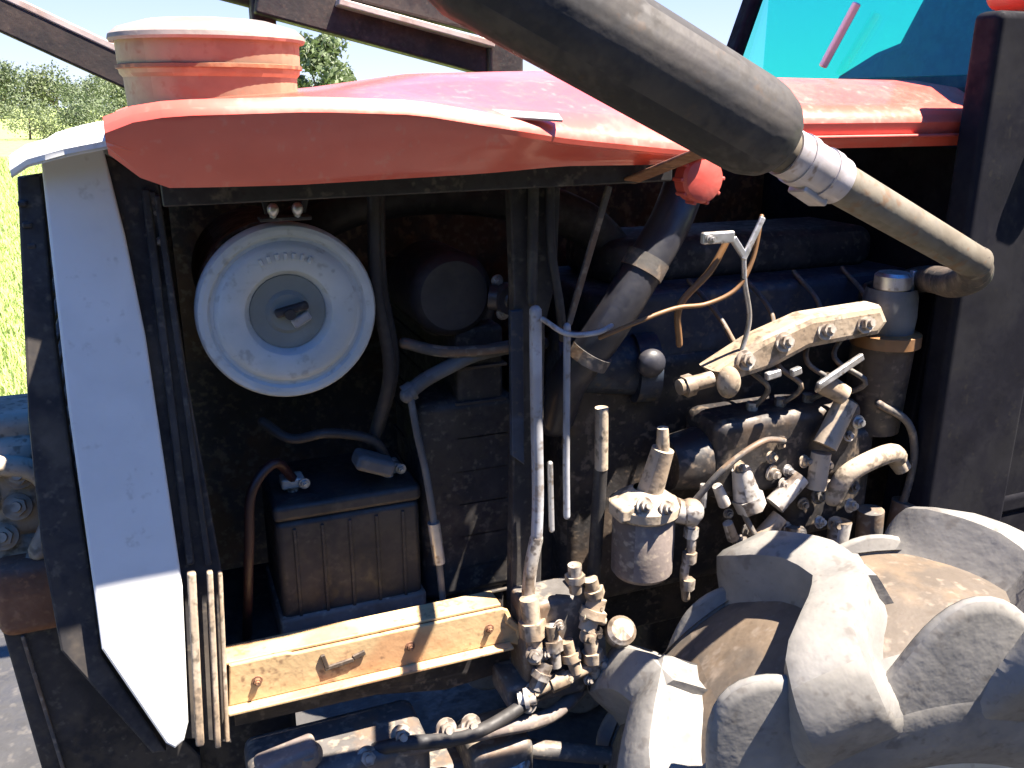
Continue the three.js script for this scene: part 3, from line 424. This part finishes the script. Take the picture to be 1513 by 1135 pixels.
// ---- cab
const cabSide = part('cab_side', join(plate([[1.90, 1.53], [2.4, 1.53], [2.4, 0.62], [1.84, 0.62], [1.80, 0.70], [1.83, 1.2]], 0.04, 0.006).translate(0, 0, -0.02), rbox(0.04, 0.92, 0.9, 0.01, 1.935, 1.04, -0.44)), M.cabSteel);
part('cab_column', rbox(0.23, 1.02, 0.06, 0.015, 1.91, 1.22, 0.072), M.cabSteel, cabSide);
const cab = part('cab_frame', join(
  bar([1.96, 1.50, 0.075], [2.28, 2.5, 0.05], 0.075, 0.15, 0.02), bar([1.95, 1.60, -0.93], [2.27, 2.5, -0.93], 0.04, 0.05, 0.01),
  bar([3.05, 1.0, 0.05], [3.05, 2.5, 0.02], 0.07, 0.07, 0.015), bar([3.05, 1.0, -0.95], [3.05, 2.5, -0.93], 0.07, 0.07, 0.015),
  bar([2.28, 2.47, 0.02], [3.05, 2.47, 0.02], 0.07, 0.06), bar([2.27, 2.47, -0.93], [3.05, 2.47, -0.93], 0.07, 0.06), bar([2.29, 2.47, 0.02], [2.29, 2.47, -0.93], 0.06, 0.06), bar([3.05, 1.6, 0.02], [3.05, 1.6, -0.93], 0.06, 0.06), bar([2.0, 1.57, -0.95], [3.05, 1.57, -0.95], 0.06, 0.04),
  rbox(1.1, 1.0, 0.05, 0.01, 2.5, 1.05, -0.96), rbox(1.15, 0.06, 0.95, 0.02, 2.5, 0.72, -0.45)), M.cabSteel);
part('cab_roof', rbox(0.9, 0.09, 1.12, 0.035, 2.78, 2.56, -0.45), M.redDull, cab);
const ws = part('windscreen', (() => { const g = rbox(0.006, 0.9, 0.93, 0.002); g.rotateZ(-0.31); return g.translate(2.115, 2.06, -0.445); })(), M.glass, cab);
part('rear_window', rbox(0.006, 0.84, 0.88, 0.002, 3.06, 2.04, -0.45), M.glass, cab);
part('side_window', rbox(0.9, 0.84, 0.006, 0.002, 2.55, 2.03, -0.94), M.glass, cab);
const dash = part('dashboard', (() => { const g = plate([[0, 0], [0.66, 0], [0.62, 0.05], [0.5, 0.10], [0.42, 0.12], [0.36, 0.22], [0.3, 0.4], [0, 0.42]], 0.12, 0.015); g.rotateY(Math.PI / 2); return g.translate(2.16, 1.60, 0.0 - 0.08); })(), M.seat, cab);
part('seat_back', rbox(0.12, 0.62, 0.5, 0.05).rotateZ(-0.15).translate(2.78, 1.72, -0.36), M.seat, cab);
part('seat', rbox(0.5, 0.13, 0.5, 0.05, 2.56, 1.38, -0.36), M.seat, cab);
part('white_sliver', bar([1.955, 1.66, -0.52], [1.995, 1.80, -0.47], 0.02, 0.014, 0.005), M.white, ws);  // plain white bar in front of the windscreen
part('roof_lamp', rbox(0.1, 0.09, 0.18, 0.03, 2.0, 1.79, -0.0), M.redDull, cab);
// rear half, hidden but there: transmission and rear wheels
part('transmission', rbox(1.3, 0.5, 0.42, 0.06, 2.6, 0.62, -0.3), M.oil);

// ---- wheels
function wheelGroup(centre, turn, Rw, halfW, n, name, ph = 0.1) {
  const g = new THREE.Group(); g.name = name; const w = T.getWorldPosition(V()); g.position.set(centre[0] - w.x, centre[1] - w.y, centre[2] - w.z); g.rotation.y = turn; T.add(g);
  const add = (nm, geo, m) => { const o = new THREE.Mesh(geo.userData.done ? geo : uvm(geo), m); o.name = nm; o.castShadow = o.receiveShadow = true; g.add(o); return o; };
  const base = Rw - 0.085, W = halfW;
  const prof = [[0.56 * base, -W * 0.8], [0.66 * base, -W * 0.98], [0.8 * base, -W * 1.06], [0.9 * base, -W * 1.02], [0.965 * base, -W * 0.86], [0.99 * base, -W * 0.5], [base, 0], [0.99 * base, W * 0.5], [0.965 * base, W * 0.86], [0.9 * base, W * 1.02], [0.8 * base, W * 1.06], [0.66 * base, W * 0.98], [0.56 * base, W * 0.8]];
  const lt = new THREE.LatheGeometry(new THREE.SplineCurve(prof.map(([r, z]) => new THREE.Vector2(r, z))).getPoints(48), 96); lt.rotateX(Math.PI / 2); lt.computeVertexNormals();
  add('tread_base', lt, M.carcass);
  for (const sd of [-1, 1]) add('sidewall', new THREE.LatheGeometry(new THREE.SplineCurve([[0.975 * base, 0.83], [0.935 * base, 0.97], [0.9 * base, 1.035], [0.8 * base, 1.085], [0.66 * base, 1.0], [0.56 * base, 0.82]].map(([rd, z]) => new THREE.Vector2(rd + 0.003, sd * (z * W + 0.003)))).getPoints(30), 96).rotateX(Math.PI / 2), M.tyre);
  // one tread lug: swept from just past the centre line to the shoulder and down the side wall
  const path = [[base - 0.006, -0.034, -0.2], [base - 0.004, W * 0.3, -0.15], [0.985 * base, W * 0.62, -0.07], [0.962 * base, W * 0.9, -0.005], [0.925 * base, W * 1.01, 0.008], [0.86 * base, W * 1.06, 0.012], [0.78 * base, W * 1.07, 0.014]];
  const hts = [0.066, 0.084, 0.086, 0.084, 0.06, 0.03, 0.004], wid = [0.046, 0.052, 0.06, 0.068, 0.08, 0.09, 0.096];
  const sp = new THREE.CatmullRomCurve3(path.map((p) => V(p[0], p[1], p[2]))), pos = [], idx = [], U = 16;
  const sect = [[-1.6, -0.12], [-1.25, 0.22], [-1.02, 0.72], [-0.86, 0.95], [-0.6, 1], [0.6, 1], [0.86, 0.95], [1.02, 0.72], [1.25, 0.22], [1.6, -0.12]];
  for (let i = 0; i <= U; i++) {
    const t = i / U, p = sp.getPoint(t), q = sp.getTangent(t), f = t * (hts.length - 1), k = Math.min(hts.length - 2, Math.floor(f)), hh = hts[k] + (hts[k + 1] - hts[k]) * (f - k), ww = wid[k] + (wid[k + 1] - wid[k]) * (f - k);
    const nz = -q.x, nr = q.y, nl = Math.hypot(nz, nr) || 1;
    for (const [sx, sy] of sect) { const r = p.x + (nr / nl) * sy * hh, z = p.y + (nz / nl) * sy * hh, th = p.z + (sx * ww) / Rw; pos.push(r * Math.cos(th), r * Math.sin(th), z); }
  }
  const m = sect.length;
  for (let i = 0; i < U; i++) for (let j = 0; j < m - 1; j++) { const a = i * m + j, b = a + 1, c = a + m, d = c + 1; idx.push(a, b, c, b, d, c); }
  for (let j = 1; j < m - 1; j++) idx.push(0, j + 1, j);
  const lg = new THREE.BufferGeometry(); lg.setAttribute('position', new THREE.Float32BufferAttribute(pos, 3)); lg.setIndex(idx);
  const lugA = shared(toCreasedNormals(lg, 0.7)), mir = lg.clone(); mir.scale(1, 1, -1); { const ix = mir.index.array; for (let i = 0; i < ix.length; i += 3) { const t = ix[i]; ix[i] = ix[i + 1]; ix[i + 1] = t; } } const lugB = shared(toCreasedNormals(mir, 0.7));
  for (let i = 0; i < n; i++) { const a = add('lug', lugA, M.tyre); a.rotation.z = (i / n) * Math.PI * 2 + ph; const b = add('lug', lugB, M.tyre); b.rotation.z = (i / n) * Math.PI * 2 + ph; }
  for (const sd of [-1, 1]) { // buttressed shoulder: its upper edge rises and falls between the lugs
    const q = [], ix = [], K = n * 20;
    for (let i = 0; i <= K; i++) {
      const th = (i / K) * Math.PI * 2, c0 = 0.5 + 0.5 * Math.cos(n * (th - ph - 0.21 )), re = base - 0.035 + (sd > 0 ? 0.118 : 0.045) * Math.pow(c0, 0.85);
      for (const [rd, z] of [[0.76 * base, 1.075], [0.87 * base, 1.10], [re - 0.02, 1.075], [re - 0.004, 1.03], [re, 0.98], [re - 0.005, 0.93], [base - 0.07, 0.80]]) q.push(rd * Math.cos(th), rd * Math.sin(th), sd * z * W);
    }
    for (let i = 0; i < K; i++) for (let j = 0; j < 6; j++) { const a = i * 7 + j; ix.push(a, a + 1, a + 7, a + 1, a + 8, a + 7); }
    const sg = new THREE.BufferGeometry(); sg.setAttribute('position', new THREE.Float32BufferAttribute(q, 3)); sg.setIndex(ix); sg.computeVertexNormals(); add('shoulder', sg, M.tyre);
  }
  const rim = add('rim', new THREE.LatheGeometry([[0.05, 0.03], [0.3 * base, 0.03], [0.42 * base, -0.02], [0.53 * base, -0.03], [0.56 * base, W * 0.7], [0.59 * base, W * 0.8]].map(([r, z]) => new THREE.Vector2(r, z)), 64).rotateX(Math.PI / 2), M.white);
  add('hub', new THREE.LatheGeometry([[0.001, 0.1], [0.05, 0.095], [0.06, 0.06], [0.1, 0.05], [0.1, 0]].map(([r, z]) => new THREE.Vector2(r, z)), 40).rotateX(Math.PI / 2), M.iron);
  for (let i = 0; i < 8; i++) { const a = (i / 8) * Math.PI * 2, b = add('wheel_nut', hexGeo, M.iron); b.rotation.x = Math.PI / 2; b.position.set(0.13 * Math.cos(a), 0.13 * Math.sin(a), 0.03); b.scale.setScalar(1.5); }
  return g;
}
wheelGroup([1.55, GROUND + 0.615, 0.36], -0.33, 0.615, 0.17, 10, 'front_wheel', 0.16);
wheelGroup([1.60, GROUND + 0.60, -1.05], -0.33, 0.60, 0.17, 10, 'front_wheel', 0.1);
wheelGroup([3.1, GROUND + 0.78, 0.42], 0, 0.78, 0.22, 18, 'rear_wheel');
wheelGroup([3.1, GROUND + 0.78, -1.1], 0, 0.78, 0.22, 18, 'rear_wheel');

// ---------------------------------------------------------------- battery standing on the tray
const bt = thing('battery', 'black battery box standing on the tan tray in the engine bay', 'battery', [0.68, 0.669, -0.22]);
const bc = part('case', rbox(0.25, 0.24, 0.2, 0.012, 0.685, 0.789, -0.2), M.battery, bt);
part('lid', rbox(0.256, 0.03, 0.206, 0.01, 0.685, 0.924, -0.2), M.battery, bt);
part('case_foot', rbox(0.262, 0.06, 0.212, 0.008, 0.685, 0.7, -0.2), M.grimeOrLit, bt);  // greyer foot: light on the lower battery put into the colour
for (let i = 0; i < 5; i++) part('case_rib', rbox(0.006, 0.17, 0.004, 0.0015, 0.59 + i * 0.047, 0.81, -0.099), M.battery, bc);
for (const x of [0.60, 0.77]) { const p = part('terminal', join(cyl([x, 0.938, -0.16], [x, 0.965, -0.16], 0.01, 0.009), rbox(0.04, 0.02, 0.035, 0.005, x, 0.957, -0.16)), M.alu, bt); bolt(p, [x + 0.018, 0.957, -0.14], [0, 0, 1], 0.8); }
part('terminal_cover', rbox(0.07, 0.03, 0.05, 0.01).rotateZ(-0.4).translate(0.735, 0.985, -0.12), M.greyHose, bt);
part('battery_cable', tube([[0.6, 0.965, -0.15], [0.57, 1.01, -0.12], [0.53, 0.98, -0.1], [0.515, 0.88, -0.1], [0.505, 0.76, -0.12], [0.5, 0.68, -0.15]], 0.0085, 36, 10), M.cable, bt);
part('battery_cable', tube([[0.77, 0.965, -0.15], [0.74, 1.02, -0.13], [0.66, 1.05, -0.12], [0.6, 1.045, -0.13], [0.56, 1.07, -0.16]], 0.0085, 36, 10), M.hose, bt);

// ---------------------------------------------------------------- dark boom of the machine behind
const bm = thing('loader_boom', 'dark steel loader boom on legs behind the red hood', 'loader', [0.9, GROUND, -1.7]);
part('boom_arm', bar([-0.35, 2.03, -1.5], [0.62, 1.555, -1.5], 0.085, 0.07, 0.008), M.boom, bm);
part('boom_cap', bar([-0.33, 2.07, -1.5], [0.40, 1.715, -1.5], 0.02, 0.075, 0.004), M.boomSunlit, bm);  // upper face coloured as sunlit
part('boom_arm', bar([0.78, 1.872, -1.55], [1.53, 1.70, -1.55], 0.10, 0.07, 0.008), M.boom, bm);
part('boom_flange', bar([1.0, 1.857, -1.49], [1.48, 1.752, -1.49], 0.02, 0.06, 0.004), M.boomSunlit, bm);  // sunlit ledge, painted pale
part('boom_upper', bar([0.78, 1.955, -1.55], [1.52, 1.81, -1.55], 0.07, 0.07, 0.008), M.boom, bm);
part('boom_joint', rbox(0.12, 0.22, 0.1, 0.015, 1.53, 1.74, -1.54), M.boom, bm);
part('hydraulic_ram', cyl([-0.2, 2.09, -1.62], [0.78, 1.87, -1.62], 0.028, 0.028, 16), M.boom, bm);
part('leg', bar([1.53, 1.66, -1.56], [1.53, GROUND, -1.56], 0.09, 0.09, 0.01), M.boom, bm);
part('leg', bar([0.60, 1.58, -1.52], [0.64, GROUND, -1.56], 0.08, 0.08, 0.01), M.boom, bm);
part('leg', bar([0.80, 1.88, -1.6], [0.80, GROUND, -1.62], 0.07, 0.07, 0.01), M.boom, bm);
part('cross_beam', bar([0.6, 0.5, -1.58], [1.55, 0.5, -1.58], 0.08, 0.08, 0.01), M.boom, bm);

// ---------------------------------------------------------------- hedge and trees across the field
function foliage(r, blobs, n, size) {
  const pos = [], u = V(), v = V();
  for (let i = 0; i < n; i++) {
    const [bx, by, bz, br] = blobs[Math.floor(r() * blobs.length)];
    const th = r() * 6.283, ph = Math.acos(2 * r() - 1), rad = br * Math.pow(r(), 0.4) * (0.8 + 0.4 * r());
    const c = V(bx + rad * Math.sin(ph) * Math.cos(th), by + rad * 0.85 * Math.cos(ph), bz + rad * Math.sin(ph) * Math.sin(th));
    u.set(r() - 0.5, r() - 0.5, r() - 0.5).normalize(); v.set(r() - 0.5, r() - 0.5, r() - 0.5).cross(u).normalize();
    const s = size * (0.6 + 0.8 * r());
    const a = c.clone().addScaledVector(u, s), b = c.clone().addScaledVector(v, s * 0.5), d = c.clone().addScaledVector(u, -s), e = c.clone().addScaledVector(v, -s * 0.5);
    for (const p of [a, b, d, a, d, e]) pos.push(p.x, p.y, p.z);
  }
  const g = new THREE.BufferGeometry(); g.setAttribute('position', new THREE.Float32BufferAttribute(pos, 3)); g.computeVertexNormals(); return g;
}
function tree(name, label, category, x, z, h, spread, seed, group, low, n = 3200) {
  const r = rng(seed), o = thing(name, label, category, [x, GROUND, z], group);
  const blobs = []; for (let i = 0; i < 16; i++) { const t = r(), a = r() * 6.283, s = spread * (0.35 + 0.65 * Math.sqrt(r())) * (1 - 0.5 * t); blobs.push([x + s * Math.cos(a), GROUND + h * (low + (0.92 - low) * t), z + s * Math.sin(a), spread * (0.3 + 0.22 * r())]); }
  const limbs = [cyl([x, GROUND - 0.1, z], [x + 0.1, GROUND + h * 0.55, z], h * 0.035, h * 0.018, 10)];
  for (const b of blobs.slice(0, 6)) limbs.push(cyl([x, GROUND + h * 0.25, z], [b[0], b[1], b[2]], h * 0.014, h * 0.005, 6));
  mesh('trunk', join(limbs), M.bark, o); mesh('crown', foliage(r, blobs, n, h * 0.035), M.leaf[seed % 3], o);
}
// positions across the field in metres: bearing from the tractor nose, distance
const bushes = [[-24.3, 44, 1.9, 1.5], [-21.6, 50, 1.7, 1.4], [-27.5, 56, 2.0, 1.9]];
bushes.forEach(([b, d, h, s], i) => { const a = ((b + 22) * Math.PI) / 180; tree('bush', ['rounded green bush standing at the field edge', 'smaller pale bush at the field edge beside the rounded one', 'broad low bush farther along the field edge'][i], 'bush', 0.42 + Math.sin(a) * d, 1.3 - Math.cos(a) * d, h, s, 200 + i, undefined, 0.06); });
for (let i = 0; i < 14; i++) { const b = i < 8 ? -31.5 + i * 1.35 + rr(-0.3, 0.3) : -15 + (i - 8) * 4 + rr(-1, 1), d = rr(105, 140), a = ((b + 22) * Math.PI) / 180; tree('field_tree', 'green tree in the far line across the field', 'tree', 0.42 + Math.sin(a) * d, 1.3 - Math.cos(a) * d, rr(4, 6.5), rr(3, 4.2), 300 + i, 'far tree line', 0.2); }
tree('field_tree', 'taller green tree behind the pre-cleaner bowl', 'tree', 0.42 + Math.sin(0.185) * 60, 1.3 - Math.cos(0.185) * 60, 5.9, 2.2, 420, undefined, 0.25);

// unseen hedge added behind the camera to keep low bright sky off the bay
for (let i = 0; i < 9; i++) tree('added_hedge_tree', 'added unseen hedge tree across the tarmac, blocking low sky from the engine bay', 'tree', -9 + i * 2.5 + rr(-0.3, 0.3), 5.6 + rr(-0.3, 0.3), rr(3.1, 3.6), 1.9, 500 + i, 'added hedge across the tarmac', 0.04, 6500);

// ---------------------------------------------------------------- grass
{
  const bl = []; const r = rng(5);
  for (let i = 0; i < 7; i++) {
    const a = r() * 6.283, lean = 0.2 + 0.5 * r(), h = 0.03 + 0.035 * r(), w = 0.0035, ox = (r() - 0.5) * 0.07, oz = (r() - 0.5) * 0.07, dx = Math.cos(a), dz = Math.sin(a);
    const p = [[ox - dz * w, 0, oz + dx * w], [ox + dz * w, 0, oz - dx * w], [ox + dx * lean * h * 0.5 - dz * w * 0.7, h * 0.6, oz + dz * lean * h * 0.5 + dx * w * 0.7], [ox + dx * lean * h * 0.5 + dz * w * 0.7, h * 0.6, oz + dz * lean * h * 0.5 - dx * w * 0.7], [ox + dx * lean * h * 1.4, h, oz + dz * lean * h * 1.4]];
    for (const k of [0, 1, 2, 1, 3, 2, 2, 3, 4]) bl.push(...p[k]);
  }
  const g = new THREE.BufferGeometry(); g.setAttribute('position', new THREE.Float32BufferAttribute(bl, 3)); g.computeVertexNormals();
  const n = 80000, im = new THREE.InstancedMesh(g, M.blade, n), o = new THREE.Object3D(), c = new THREE.Color(); let k = 0;
  while (k < n) {
    const d = 1.2 + 34 * Math.pow(r(), 1.7), a = (-75 + 115 * r()) * Math.PI / 180, x = 0.4 + Math.sin(a) * d, z = 0.8 - Math.cos(a) * d;
    if (Math.hypot((x - 2.2) / 12, (z - 8.2) / 11) < 1.0 + 0.1 * r()) continue;
    const s = (0.8 + 0.7 * r()) * (1 + d * 0.05);
    o.position.set(x, GROUND, z); o.rotation.set(0, r() * 6.283, 0); o.scale.set(s, s * (0.7 + 0.6 * r()), s); o.updateMatrix(); im.setMatrixAt(k, o.matrix);
    const t = r(); im.setColorAt(k, c.setRGB(0.27 + 0.16 * t, 0.37 + 0.12 * t, 0.12 + 0.06 * t * r())); k++;
  }
  im.name = 'grass'; im.userData = { kind: 'stuff', label: 'short sunlit meadow grass across the field', category: 'grass' }; im.castShadow = im.receiveShadow = true; scene.add(im);
}

renderer.render(scene, camera);
